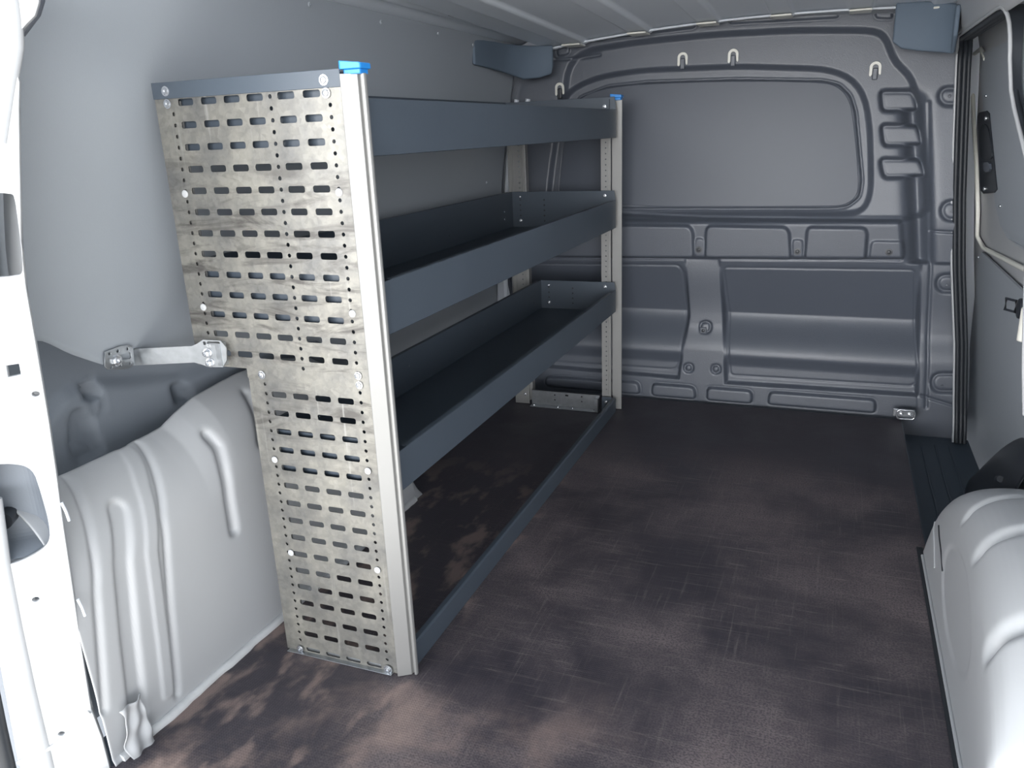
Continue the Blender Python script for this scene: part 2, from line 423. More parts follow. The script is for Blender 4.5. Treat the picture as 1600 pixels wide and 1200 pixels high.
for q in ([(790, 414), (1058, 416), (1064, 425), (1066, 500), (1060, 570), (1052, 583), (790, 566)], [(1128, 420), (1430, 424), (1436, 600), (1428, 610), (1138, 592), (1134, 500)]):
    groove(q+[q[0]], .0035, .003)
# bottom plates
for q in ([(850, 590), (996, 599), (999, 618), (850, 606)], [(1018, 601), (1080, 606), (1085, 611), (1086, 626), (1016, 620)], [(1104, 607), (1170, 612), (1175, 618), (1174, 633), (1102, 627)], [(1202, 614), (1364, 626), (1369, 632), (1368, 648), (1198, 634)]):
    feat(q, .014, .007); groove(q+[q[0]], .004, .004)
for c_ in ((1099, 516, 8), (1074, 578, 6), (1117, 580, 6)):
    q = [(c_[0]-c_[2], c_[1]-c_[2]), (c_[0]+c_[2], c_[1]-c_[2]), (c_[0]+c_[2], c_[1]+c_[2]), (c_[0]-c_[2], c_[1]+c_[2])]
    groove(q+[q[0]], .008, .004)
# upper strip of pads along the roof
groove([(862, 92), (886, 91), (930, 84)], .006, .004)
for q in ([(932, 52), (1084, 28), (1085, 42), (932, 61)], [(866, 70), (886, 66), (886, 84), (866, 88)], [(1136, 20), (1310, 12), (1311, 26), (1136, 36)], [(1367, 12), (1396, 12), (1396, 28), (1368, 27)]):
    feat(q, .008, .005); groove(q+[q[0]], .003, .003)
# seam on the right flange and the four rounded screw tabs
groove([(1455, 362), (1500, 364)], .007, .003); groove([(1440, 622), (1500, 640)], .006, .004)
groove([(1452, 160), (1454, 343), (1456, 420), (1448, 640)], .006, .005)
for (cx_, cy_, r_) in ((1483, 150, 13), (1486, 330, 14), (1479, 446, 13), (1471, 602, 14)):
    q = [(cx_+40, cy_-r_), (cx_, cy_-r_)]+[(cx_-r_*math.sin(a), cy_-r_*math.cos(a)) for a in (.4, .8, 1.2, 1.57, 1.97, 2.4, 2.8)]+[(cx_, cy_+r_), (cx_+40, cy_+r_)]
    groove(q, .008, .006); feat(q, -.004, .006)
# the upper half leans towards the cab
D = D-.06*np.maximum(Z-.62, 0)-.12*np.clip(.645-Z, 0, .13)
Yb = YB-D
P = np.stack([X, Yb, Z], -1)
wf = grid('wall_front', P, M_plastic); tag(wf, 'dark moulded plastic bulkhead behind the cab', kind='structure')
def bulk_at(px, lift=0):
    q = at(px, 'y', YB); i = int(np.argmin((X-q.x)**2+(Z-q.z)**2)); y = Yb.flat[i]
    v = at(px, 'y', y-lift); return v
# smooth insert that fills the bulge
ins = [(886, 190), (898, 156), (942, 138), (1000, 131), (1150, 126), (1284, 128), (1308, 134), (1325, 151), (1333, 177), (1343, 285), (1339, 307), (1322, 320), (1298, 323), (872, 323), (876, 260)]
yi = YB+.022+.020-.009-.002
def outline_round(pts, it=2):
    for _ in range(it):
        n_ = []
        for a, b in zip(pts, pts[1:]+pts[:1]):
            n_ += [(a[0]*.75+b[0]*.25, a[1]*.75+b[1]*.25), (a[0]*.25+b[0]*.75, a[1]*.25+b[1]*.75)]
        pts = n_
    return pts
bm = bmesh.new(); prism(bm, [at(p, 'y', yi+.06*(at(p, 'y', yi).z-.62)) for p in outline_round(ins)], (0, .004, 0))
o = bm_obj('insert_panel', bm, M_smooth, wf, bevel=.002); tag(o, 'smooth rounded panel set in the upper bulkhead')

def screw(parent, loc, nrm, r=.006, h=.004, m=None, washer=0, name='screw', hexa=False):
    """domed screw head (or hex bolt) with a socket, facing nrm"""
    bm = bmesh.new(); n = 6 if hexa else 16
    rings = []
    if washer:
        prof = [(washer, 0), (washer, .0012), (r, .0014)]
    else: prof = [(r, 0)]
    prof += [(r, h*.4), (r*.85, h*.85), (r*.5, h), (r*.42, h), (r*.38, h*.45)]
    for (rr, hh) in prof:
        k = 16 if not hexa else 12
        ring = []
        for i in range(k):
            a = 2*math.pi*i/k
            f = 1.0
            if hexa and rr <= r+1e-9 and rr > r*.45: f = math.cos(math.pi/6)/math.cos(((a+math.pi/6) % (math.pi/3))-math.pi/6)*1.05
            ring.append(bm.verts.new((rr*f*math.cos(a), rr*f*math.sin(a), hh)))
        rings.append(ring)
    for A, B in zip(rings[:-1], rings[1:]):
        for i in range(len(A)): bm.faces.new((A[i], A[(i+1) % len(A)], B[(i+1) % len(A)], B[i]))
    bm.faces.new(rings[-1]); bm.faces.new(rings[0][::-1])
    q = Vector(nrm).normalized().to_track_quat('Z', 'Y').to_matrix().to_4x4()
    bmesh.ops.transform(bm, matrix=Matrix.Translation(Vector(loc))@q, verts=bm.verts)
    return bm_obj(name, bm, m or M_zinc, parent, sm=35)
# belt screws with round cups
for p in ((1092, 390), (1246, 393), (1389, 394)):
    c = bulk_at(p, .001)
    screw(wf, c, (0, -1, 0), .006, .004, M_black, .0105)
c = bulk_at((1099, 516), .001); bm = bmesh.new(); box(bm, c.x-.011, c.x+.011, c.y-.004, c.y+.004, c.z-.011, c.z+.011)
o = bm_obj('clip', bm, M_plastic, wf, bevel=.002); screw(wf, (c.x, c.y-.004, c.z), (0, -1, 0), .006, .004, M_black, name='screw')
for (px, py) in ((1484, 150), (1487, 330), (1480, 446), (1472, 603)):
    screw(wf, bulk_at((px, py), .001), (0, -1, 0), .004, .003, M_plastic)
for (px, py) in ((1111, 30), (1339, 17), (910, 57)):
    screw(wf, bulk_at((px, py), .001), (0, -1, 0), .004, .002, M_plastic)
# pale U-shaped hooks with a stem below
for k, p in enumerate(((875, 137), (1067, 90), (1146, 85), (1368, 105))):
    c = bulk_at(p, .0)
    rr = .0165; pts = [(-rr, -.024)]
    arc = [(-rr*math.cos(a), rr*math.sin(a)+.0) for a in np.linspace(0, math.pi, 14)]
    inn = [(rr*.48*math.cos(a), rr*.48*math.sin(a)) for a in np.linspace(0, math.pi, 12)]
    poly = [(-rr, -.022), (-rr*.9, -.027), (-rr*.55, -.026)]
    shp = [(-rr, -.020)]+arc[0:]+[(rr, -.020), (rr*.85, -.023), (rr*.62, -.020)]+inn+[(-rr*.48, -.020), (-rr*.7, -.026), (-rr*.95, -.024)]
    bm = bmesh.new()
    prism(bm, [(c.x+a, c.y-.006, c.z+b) for a, b in shp], (0, .004, 0))
    o = bm_obj('hook', bm, M_dash, wf, bevel=.0008, seg=1); tag(o, 'pale U-shaped hook')
    bm = bmesh.new(); box(bm, c.x-.0075, c.x+.0075, c.y-.009, c.y+.002, c.z-.036, c.z-.002)
    bm_obj('hook_stem', bm, M_black if k == 0 else M_plastic, o, bevel=.003)

# ------------------------------------------------------------------ ceiling with lengthwise ribs and the left roof rail
xs = np.linspace(-.30, .93, 300); ys = np.linspace(-.45, 1.69, 90)
XX, YY = np.meshgrid(xs, ys, indexing='ij')
ribx = [-.19+.215*k for k in range(6)]
ZZ = 1.207+.045*(1-((XX-.45)/.75)**2)+.055*(1.69-YY)**.9*.55
for rx in ribx:
    ZZ = ZZ-.010*ss((.034-np.abs(XX-rx))/.012+.5)
ZZ = np.minimum(ZZ, 1.33)
cl = grid('ceiling', np.stack([XX, YY, ZZ], -1), M_primer); tag(cl, 'painted steel van roof with lengthwise ribs', kind='structure')
for rx in ribx[0:]:
    zc = 1.207+.045*(1-((rx-.45)/.75)**2)
    bm = bmesh.new(); box(bm, rx-.030, rx+.030, 1.60, 1.672, zc-.016, zc-.0105)
    o = bm_obj('roof_tab', bm, M_dash, cl, bevel=.002)
# edge strip along the top of the bulkhead
bm = bmesh.new(); tube(bm, [(x, 1.655, 1.201+.045*(1-((x-.45)/.75)**2)) for x in np.linspace(-.27, .93, 30)], .0035, 8)
bm_obj('edge_strip', bm, M_primer, cl, sm=60)
# cant rail: curved steel section between the side lining and the roof
rows = []
for y in np.linspace(-.33, 1.66, 60):
    r = []
    for t in np.linspace(0, 1, 14):
        z0, z1 = 1.222, 1.262+.02*(1.66-y)*.5
        x0, x1 = Xl(1.222)-.004, -.285
        x = x0+(x1-x0)*t; z = z0+(z1-z0)*ss(np.array(t*.9+.05)).item()-.012*math.exp(-((t-.55)/.1)**2)
        r.append((x, y, z))
    rows.append(r)
cr_ = grid('trim_4', np.array(rows), M_primer, thick=.003); tag(cr_, 'steel roof rail above the left lining', kind='structure')
# small clip fitting on the rail
c = at((705, 18), 'z', 1.25); bm = bmesh.new(); box(bm, c.x-.012, c.x+.012, c.y-.02, c.y+.02, 1.238, 1.262); box(bm, c.x-.05, c.x-.02, c.y-.06, c.y+.05, 1.236, 1.244)
box(bm, c.x+.0, c.x+.05, c.y+.06, c.y+.10, 1.245, 1.252)
bm_obj('clip', bm, M_white, cr_, bevel=.003)

# ------------------------------------------------------------------ left lining board
zb_y = [-.33, -.25, -.215, -.173, -.13, -.09, -.03, .1, .5, .8, 1.7]
zb_z = [.69, .672, .660, .628, .602, .580, .572, .565, .48, .30, .28]
rows = []
for y in np.linspace(-.33, 1.64, 160):
    z0 = np.interp(y, zb_y, zb_z); z1 = 1.232
    if y > 1.60: z1 = 1.215
    rows.append([(Xl(z), y, z) for z in np.linspace(z0, z1, 50)])
wl = grid('wall_left', np.array(rows), M_liner, thick=.006); tag(wl, 'smooth grey lining board on the left side of the van', kind='structure')
for p in ((483, 7), (595, 35), (684, 53), (739, 70), (760, 285)):
    c = on(p, lambda z: Xl(z)+.004); screw(wl, c, (1, 0, -.15), .005, .003, M_liner)
# ribbed steel pillar strip at the far end of the lining
pts = []
bm = bmesh.new()
for k in range(3):
    a0 = at((774+16*k, 440), 'y', 1.655)
    tube(bm, [(a0.x, 1.655, .22), (a0.x+.0, 1.655, .55), (a0.x+.03, 1.655, .85), (a0.x+.07, 1.655, 1.05)], .009, 8)
o = bm_obj('trim_5', bm, M_primer, sm=60); tag(o, 'ribbed steel strip at the far end of the left lining', kind='structure')
# dark inner quarter behind, below the lining
rows = []
yy = np.linspace(-.34, 1.66, 260); zz_ = np.linspace(-.05, .75, 140)
YY, ZZ = np.meshgrid(yy, zz_, indexing='ij')
XX = -.556+0*YY
XX = XX+.030*ss((YY+.0)/.25)*ss((.70-ZZ)/.1)
hump = [(-.22, .50), (-.15, .545), (-.10, .552), (-.02, .53), (.10, .505)]
XX += .018*ss(((np.interp(YY, [h[0] for h in hump], [h[1] for h in hump]))-ZZ)/.03+.5)
def cav(pts): return [(at(p, 'x', -.545).y, at(p, 'x', -.545).z) for p in pts]
XX -= .018*ss(sdf(cav([(108, 700), (106, 660), (113, 642), (125, 640), (137, 655), (150, 690), (156, 705), (118, 720)]), YY, ZZ)/.012+.5)
XX -= .004*np.exp(-(pdist(cav([(127, 598), (148, 590), (152, 610), (160, 640), (146, 648), (140, 635)]), YY, ZZ)/.004)**2)
XX += .008*ss(sdf(cav([(112, 700), (124, 692), (150, 702), (118, 716)]), YY, ZZ)/.006+.5)
XX -= .02*ss(sdf(cav([(262, 602), (275, 598), (288, 612), (290, 624), (268, 628)]), YY, ZZ)/.012+.5)
c = cav([(140, 612)])[0]; rad = np.sqrt((YY-c[0])**2+(ZZ-c[1])**2)
XX -= .035*ss((.016-rad)/.004+.5)
o = grid('trim_6', np.stack([XX, YY, ZZ], -1), M_cavity); tag(o, 'dark inner quarter panel between lining and white side panel', kind='structure')

# ------------------------------------------------------------------ white left side panel over the wheel
ty = [-.345, -.264, -.138, -.07, -.039, .0, .047, .121, .18, .3, .42, .52, .60, .66, .70]
tz = [.449, .449, .450, .452, .455, .470, .484, .491, .495, .49, .46, .40, .31, .19, .03]
yy = np.linspace(-.348, .70, 345); tt = np.linspace(0, 1, 170)
YY, TT = np.meshgrid(yy, tt, indexing='ij')
ZT = np.interp(YY, ty, tz)
zbend = np.maximum(ZT-.15, 0)
ZZ = np.where(TT < .75, TT/.75*zbend*1.0, 0)
ph = np.clip((TT-.75)/.25, 0, 1)*math.pi/2*.80
ZZ = np.where(TT < .75, TT/.75*zbend, zbend+(ZT-zbend)*np.sin(ph)/math.sin(math.pi/2*.80))
XX = -.358-(1-np.cos(ph))*.128
XX = XX-.018*ss(ZZ/.45)
def ridge(line, h, wd, flat=0):
    global XX
    h = -h*.8
    d = np.maximum(pdist(line, YY, ZZ)-flat, 0)
    XX = XX+h*np.exp(-(d/wd)**2)
def xsurf(y, z):
    zt = float(np.interp(y, ty, tz)); zb = max(zt-.15, 0); x = -.358
    if z > zb:
        sn = min(1, (z-zb)/max(zt-zb, 1e-3))*math.sin(math.pi/2*.80); x -= (1-math.sqrt(max(0, 1-sn*sn)))*.128
    return x-.018*float(ss(np.array(z/.45)))
def sp2(pts):
    o_ = []
    for p in pts:
        x = -.37
        for _ in range(25):
            q = at(p, 'x', x); x = .5*x+.5*xsurf(q.y, q.z)
        o_.append((q.y, q.z))
    return o_
ridge(sp2([(108, 752), (128, 790), (143, 850), (150, 930), (163, 1110)]), .009, .006)
step = ss((YY-np.interp(ZZ, [0, .2, .34, .47], [-.285, -.298, -.307, -.330]))/.010+.5)
ridge(sp2([(186, 800), (192, 880), (203, 1000), (216, 1120)]), .010, .006, .011)
ridge(sp2([(200, 706), (222, 760), (236, 860), (262, 1080)]), -.004, .004, .009)
ridge(sp2([(220, 696), (245, 750), (254, 810), (266, 950), (277, 1085)]), .009, .006)
ridge(sp2([(326, 682), (342, 700), (352, 740), (358, 780), (366, 828)]), .013, .008, .003)
ridge(sp2([(388, 618), (402, 650), (408, 690)]), .012, .010)
XX += .004*ss((.012-ZZ)/.012)
o = grid('side_panel', np.stack([XX, YY, ZZ], -1), M_white, thick=.002)
sp_o = tag(o, 'white painted steel side panel with pressed ribs over the left wheel', 'panel')
# sealant bead at its foot
bm = bmesh.new(); tube(bm, [(-.356+random.uniform(-.002, .002), y, .002) for y in np.linspace(-.335, .66, 60)], .010, 8)
tag(bm_obj('sealant_bead', bm, M_seal, sp_o, sm=70), 'lumpy pale sealant along the floor')
for p in ((105, 800), (130, 950)):
    c = at(p, 'x', -.352); bm = bmesh.new()
    tube(bm, [(c.x-.003, c.y-.003, c.z+.016), (c.x-.002, c.y, c.z), (c.x-.004, c.y+.003, c.z-.016)], .0022, 8)
    bm_obj('drain_tab', bm, M_primer, sp_o, sm=60)
# crumpled tape at the corner of pillar and floor
rows = []
for i, a in enumerate(np.linspace(0, 1, 26)):
    r = []
    for j, b in enumerate(np.linspace(0, 1, 22)):
        q0 = at((152+(20 if b > .5 else 0)*(b-.5)+a*4, 1095+a*110), 'x', -.345)
        y = -.327+b*.045+.006*math.sin(a*7)*(1-b)
        z = .090-a*.10+.002*math.sin(b*7)
        x = -.347+.0025*math.sin(b*11+a*6)+.002*math.sin(a*17+b*3)+.012*a*a
        r.append((x, y, z))
    rows.append(r)
tag(grid('tape_patch', np.array(rows), M_white, sp_o, thick=.0015), 'crumpled white patch in the rear corner')

# ------------------------------------------------------------------ rear left door pillar
YP = -.335
KP = .85      # the pillar face looks rearwards and inwards
def yp(x): return YP+(x+.36)*KP
def ap(p, off=0):
    """photo ray with the slanted pillar plane, moved by off along y"""
    d = ray(p); t = (YP+off+.36*KP-(CP[1]-KP*CP[0]))/(d[1]-KP*d[0])
    return Vector(CP+d*t)
def pp(pts): return [(ap(p).x, ap(p).z) for p in pts]
right = [(66, -40), (62, 5), (56, 25), (43, 38), (31, 52), (25, 75), (24, 95), (28, 115), (32, 128), (31, 170), (32, 250), (35, 380), (42, 450), (56, 530), (68, 600), (78, 660), (90, 745), (97, 800), (112, 900), (128, 1010), (143, 1105), (160, 1150), (184, 1240)]
lo = [(62, 1260), (30, 1190), (0, 1030), (-25, 900)]
outl = pp(right)+pp(lo)+[(-.56, .30), (-.56, .7), (-.50, 1.0), (-.38, 1.2)]
holes = [pp(outline_round([(-30, 300), (18, 302), (24, 306), (30, 350), (36, 400), (37, 424), (30, 430), (-30, 434)], 1)),
         pp(outline_round([(-30, 726), (22, 722), (52, 730), (64, 765), (78, 815), (79, 845), (60, 862), (25, 878), (4, 880), (-30, 860)], 2)),
         pp([(11, 570), (31, 567), (34, 584), (14, 588)])]
holes = [[(max(x, -.548), z) for x, z in h] for h in holes]
for p in ((57, 614), (57, 934), (97, 1143)):
    c = pp([p])[0]; holes.append(circ(c[0], c[1], .0038, 12))
pil = plate('door_pillar', outl, holes, .010, (0, yp(0), 0), (1, KP, 0), (0, 0, 1), M_white, bevel=.0022)
tag(pil, 'white painted steel pillar with lamp cut-outs at the rear left door opening', 'pillar')
# return flange of the pillar towards the load space
rows = []
for q in outline_round(right, 1)[2:-3]:
    c = ap(q)
    rows.append([(c.x-.001, c.y+.001, c.z), (c.x-.010, c.y+.008, c.z), (c.x-.045, c.y+.024, c.z), (c.x-.10, c.y+.05, c.z)])
bm_o = grid('return_flange', np.array(rows), M_white, pil)
# pressed swelling along the outer edge, dimples, top bulge
bm = bmesh.new(); pts = [ap(p, -.004) for p in ((-22, 780), (-8, 880), (12, 980), (34, 1080), (66, 1210))]
tube(bm, pts, .020, 16, flat=(Vector((KP, -1, 0)).normalized(), .45)); bm_obj('edge_swell', bm, M_white, pil, sm=80)
bm = bmesh.new(); pts = [ap(p, -.002) for p in ((8, -30), (16, 30), (18, 70), (6, 140), (-6, 220))]
tube(bm, pts, .014, 16, flat=(Vector((KP, -1, 0)).normalized(), .6)); bm_obj('upper_swell', bm, M_white, pil, sm=80)
bm = bmesh.new(); pts = [ap(p, -.002) for p in ((20, -30), (34, 10), (42, 30), (46, 45))]
for p in ((75, 973), (53, 994)):
    screw(pil, ap(p, -.005), (KP, -1, 0), .0042, .0015, M_white, name='dimple')
bm = bmesh.new(); pts = [ap(p, -.006) for p in ((-6, 990), (8, 1060), (24, 1140), (44, 1230))]
pts = [p+Vector((-.024, -.01, 0)) for p in pts]
tube(bm, pts, .012, 12); tag(bm_obj('rubber_seal', bm, M_rubber, pil, sm=80), 'black rubber edge seal')
# folded foot seam across the pillar
bm = bmesh.new(); pts = [ap(p, -.008) for p in ((28, 1192), (50, 1180), (80, 1168), (110, 1145), (140, 1112))]
tube(bm, pts, .0035, 8); bm_obj('seam', bm, M_seal, pil, sm=70)
# grey lamp housings behind the two cut-outs
for k, (z0, z1, x0, x1) in enumerate(((.79, .95, -.545, pp([(34, 360)])[0][0]-.03), (.38, .62, -.545, pp([(84, 800)])[0][0]-.009))):
    bm = bmesh.new(); d1, d2 = .006, .060
    a = [bm.verts.new((x, yp(x)+d1, z)) for x, z in ((x0, z0), (x1, z0), (x1, z1), (x0, z1))]
    b = [bm.verts.new((x, yp(x)+d2, z)) for x, z in ((x0, z0+.02), (x1-.04, z0+.02), (x1-.04, z1-.02), (x0, z1-.02))]
    for i in range(4): bm.faces.new((a[i], a[(i+1) % 4], b[(i+1) % 4], b[i]))
    bm.faces.new(b[::-1])
    bm_obj('lamp_housing', bm, M_cavity, pil, bevel=.012, seg=4)
c = ap((4, 815), +.03); bm = bmesh.new()
tube(bm, [(c.x-.03, c.y+.05, c.z), (c.x-.01, c.y+.015, c.z), (c.x, c.y, c.z)], .013, 14); bm_obj('lamp_socket', bm, M_black, pil, sm=50)
c = ap((56, 30), +.04); bm = bmesh.new()
pts = [ap(p, +.03) for p in ((66, -30), (62, 0), (56, 20), (44, 36), (32, 52))]
tube(bm, pts, .006, 10); tag(bm_obj('upper_trim', bm, M_plastic, pil, sm=70), 'grey trim behind the top of the pillar')

# ------------------------------------------------------------------ corner covers at the top of the bulkhead
def corner_cover(name, plan, z0s, z1s, label):
    bm = bmesh.new(); n = len(plan); front = []
    A = [bm.verts.new((x, y, z0s[i])) for i, (x, y) in enumerate(plan)]; B = [bm.verts.new((x, y, z1s[i])) for i, (x, y) in enumerate(plan)]
    for i in range(n-1): bm.faces.new((A[i], A[i+1], B[i+1], B[i]))
    me = bmesh.new()
    o = bm_obj(name, bm, M_cover, sm=40)
    s_ = o.modifiers.new('solid', 'SOLIDIFY'); s_.thickness = .012; s_.offset = 0
    b_ = o.modifiers.new('bevel', 'BEVEL'); b_.width = .006; b_.segments = 3; b_.limit_method = 'ANGLE'
    return tag(o, label, 'cover')
corner_cover('corner_cover', [(-.392, 1.28), (-.388, 1.40), (-.375, 1.50), (-.345, 1.57), (-.30, 1.61), (-.265, 1.625), (-.258, 1.626)],
             [1.14, 1.135, 1.125, 1.108, 1.112, 1.122, 1.150], [1.215, 1.215, 1.213, 1.212, 1.211, 1.211, 1.211], 'dark blue-grey soft cover in the top left corner of the bulkhead')
a = at((1394, 70), 'y', 1.625); b = at((1486, 84), 'y', 1.60)
corner_cover('corner_cover', [(at((1394, 70), 'y', 1.63).x, 1.63), (at((1408, 78), 'y', 1.63).x, 1.63), (at((1440, 80), 'y', 1.62).x, 1.62), (at((1470, 80), 'y', 1.60).x, 1.60), (at((1489, 84), 'y', 1.57).x, 1.57), (at((1500, 60), 'y', 1.50).x-.012, 1.50)],
             [at((1395, 66), 'y', 1.63).z, at((1408, 76), 'y', 1.63).z, at((1440, 80), 'y', 1.62).z, at((1470, 82), 'y', 1.60).z, at((1489, 84), 'y', 1.57).z, 1.14], [1.247, 1.247, 1.243, 1.235, 1.225, 1.215], 'dark blue-grey soft cover in the top right corner of the bulkhead')

# ------------------------------------------------------------------ right side: lining, header, sliding door
rows = []
for y in np.linspace(-.42, .80, 50):
    rows.append([(Xr(z)+.012, y-(y+.42)*.20*(1-ss(np.array((z-.80)/.22)).item()), z) for z in np.linspace(.33, 1.24, 60)])
wr = grid('wall_right', np.array(rows), M_liner, thick=.004); tag(wr, 'grey lining on the right side behind the sliding door', kind='structure')
# opening path of the sliding door
def pathpts(dx, grow):
    """round the door opening: up the front edge, along the top, down the rear edge"""
    p = []
    for z in np.linspace(-.058, 1.06, 26): p.append((1.685+grow-.04*math.exp(-((z+.058)/.05)), z))
    for a in np.linspace(0, math.pi/2, 8)[1:]: p.append((1.635+(.05+grow)*math.cos(a), 1.06+(.078+grow)*math.sin(a)))
    for y in np.linspace(1.60, 1.02, 14): p.append((y, 1.138+grow))
    for a in np.linspace(0, math.pi/2, 8)[1:]: p.append((.98-(.12+grow)*math.sin(a)*1.0, 1.038+(.10+grow)*math.cos(a)))
    for z in np.linspace(.98, .40, 20): p.append((.60-grow+.25*ss(np.array((z-.80)/.22)).item(), z))
    return [(Xr(z)+dx, y, z) for y, z in p]
fr = empty('door_seal', 'black ribbed rubber seal running round the sliding door opening', 'seal', (1.0, 1.69, 0))
for dx, r in ((.006, .0068), (.018, .0068), (.029, .006)):
    bm = bmesh.new(); tube(bm, pathpts(dx, .004), r, 10); bm_obj('seal_lip', bm, M_rubber, fr, sm=80)
bm = bmesh.new(); pa = pathpts(.0, .012); pb = pathpts(.036, .012)
va = [bm.verts.new(v) for v in pa]; vb = [bm.verts.new(v) for v in pb]
for i in range(len(va)-1): bm.faces.new((va[i], va[i+1], vb[i+1], vb[i]))
bm_obj('seal_base', bm, M_rubber, fr, sm=60)
bm = bmesh.new(); tube(bm, pathpts(-.002, .010), .004, 8)
hd = bm_obj('trim_7', bm, M_white, sm=70); tag(hd, 'thin white steel edge round the sliding door opening', kind='structure')
# header panel above the door, white
rows = []
for y in np.linspace(1.70, -.42, 60):
    zb = 1.150 if y > 1.0 else 1.150-.02*min(1, (1.0-y)/.1)
    if y > 1.60: zb = 1.09+.06*math.cos((y-1.6)/.1*math.pi/2)
    rows.append([(Xr(zb+(1.34-zb)*t)-.002, y, zb+(1.34-zb)*t) for t in np.linspace(0, 1, 16)])
hp = grid('trim_8', np.array(rows), M_white, thick=.003); tag(hp, 'white steel header above the sliding door', kind='structure')

DX = .085
def Xd(z, off=0): return Xr(z)+DX+off
dr = None
rows = []
for y in np.linspace(.70, 1.90, 40): rows.append([(Xd(z), y, z) for z in np.linspace(-.22, 1.22, 60)])
dr = grid('door_1', np.array(rows), M_white, thick=.004); tag(dr, 'inside of the closed white sliding door', kind='structure')
def panel_rows(name, left, off, yright, m, zr=None, thick=.006, label=None):
    L_ = [on(p, lambda z: Xd(z, off)) for p in left]
    rows = []
    for q in L_:
        rows.append([(Xd(q.z, off), q.y+(yright-q.y)*t, q.z) for t in np.linspace(0, 1, 8)])
    o = grid(name, np.array(rows), m, dr, thick=thick, sm=False)
    if label: tag(o, label)
    return o
panel_rows('trim_panel', [(1534, 84), (1533, 100), (1535, 140), (1540, 180), (1546, 230), (1552, 280), (1557, 320), (1564, 350), (1576, 372), (1592, 381), (1606, 388)], -.012, .62, M_liner, label='smooth grey upper lining of the sliding door')
# raised white frame between the two linings
bm = bmesh.new(); pts = [on(p, lambda z: Xd(z, -.012)) for p in ((1540, 92), (1533, 76), (1523, 84), (1519, 110), (1521, 180), (1526, 260), (1528, 330), (1527, 370), (1537, 388), (1565, 402), (1610, 425))]
tube(bm, pts, .006, 10); bm_obj('frame_bead', bm, M_dash, dr, sm=80)
panel_rows('lower_panel', [(1536, 394), (1531, 400), (1527, 440), (1521, 500), (1515, 560), (1510, 610), (1506, 650), (1509, 690), (1520, 730), (1536, 775), (1550, 810)], -.012, .62, M_liner, label='grey lower lining of the sliding door')
panel_rows('rear_panel', [(1594, 470), (1591, 500), (1586, 560), (1580, 640), (1574, 710), (1577, 724), (1600, 722)], -.020, .55, M_liner, label='lighter grey rear lining of the sliding door')
def on_d(p, off): return on(p, lambda z: Xd(z, off))
hpz = [(1529, 176), (1541, 173), (1545, 177), (1557, 296), (1553, 301), (1536, 303), (1532, 299), (1527, 182)]
bm = bmesh.new(); prism(bm, [on_d(p, -.018) for p in hpz], (.006, 0, 0))
pl = bm_obj('handle_plate', bm, M_black, dr, bevel=.002); tag(pl, 'black plate with the inside door pull')
bm = bmesh.new(); prism(bm, [on_d(p, -.021) for p in outline_round([(1530, 196), (1543, 193), (1550, 240), (1548, 250), (1535, 250), (1531, 242)], 2)], (.004, 0, 0)); bm_obj('pull_cup', bm, M_rubber, pl)
bm = bmesh.new(); prism(bm, [on_d(p, -.024) for p in outline_round([(1535, 254), (1545, 252), (1547, 268), (1537, 270)], 1)], (.006, 0, 0)); bm_obj('lock_button', bm, M_plastic, pl, bevel=.001)
for p in ((1541, 185), (1539, 295)): screw(pl, on_d(p, -.019), (-1, -.2, 0), .006, .004)
for p in ((1541, 150), (1563, 322), (1529, 402), (1514, 528), (1506, 642), (1514, 722), (1588, 577), (1576, 700)): screw(dr, on_d(p, -.016), (-1, -.2, 0), .0045, .003)
# latch block at the rear edge of the door
c = on_d((1590, 482), -.05); bm = bmesh.new(); tube(bm, [c+Vector((0, .0, 0)), c+Vector((.05, .0, 0))], .022, 16)
la = bm_obj('door_latch', bm, M_black, dr, sm=50, bevel=.004)
bm = bmesh.new(); tube(bm, [c+Vector(v) for v in ((.0, .02, .012), (-.015, .045, .012), (-.015, .045, -.012), (.0, .02, -.012))], .0035, 8, closed=True); bm_obj('latch_loop', bm, M_black, la, sm=60)
c2 = on_d((1600, 500), -.05); bm = bmesh.new(); tube(bm, [c2+Vector((0, -.02, .03)), c2+Vector((0, -.02, -.04))], .012, 12); bm_obj('latch_guide', bm, M_dash, dr, sm=60, bevel=.003)

# ------------------------------------------------------------------ black track cover above the wheel arch
tcv = empty('track_cover', 'black moulded plastic cover between the right wheel arch and sliding door', 'cover', (1.07, 1.0, 0))
rows = []
for s_ in np.linspace(0, 1, 30):
    y = 1.26-.47*s_; h = .02+.22*math.sin(min(1, s_*1.25)*math.pi/2)
    r = []
    for t in np.linspace(0, 1, 18):
        a = t*math.pi/2
        r.append((1.115-.075*(math.sin(a)), y, -.07+(h+.07)*(math.cos(a)**.6 if t < 1 else 0)))
    rows.append(r)
grid('cover_shell', np.array(rows), M_black, tcv, thick=.003)
bm = bmesh.new(); tube(bm, [(1.06, .99, .09), (1.05, .95, .12), (1.045, .90, .14)], .008, 8); bm_obj('cover_rib', bm, M_black, tcv, sm=60)

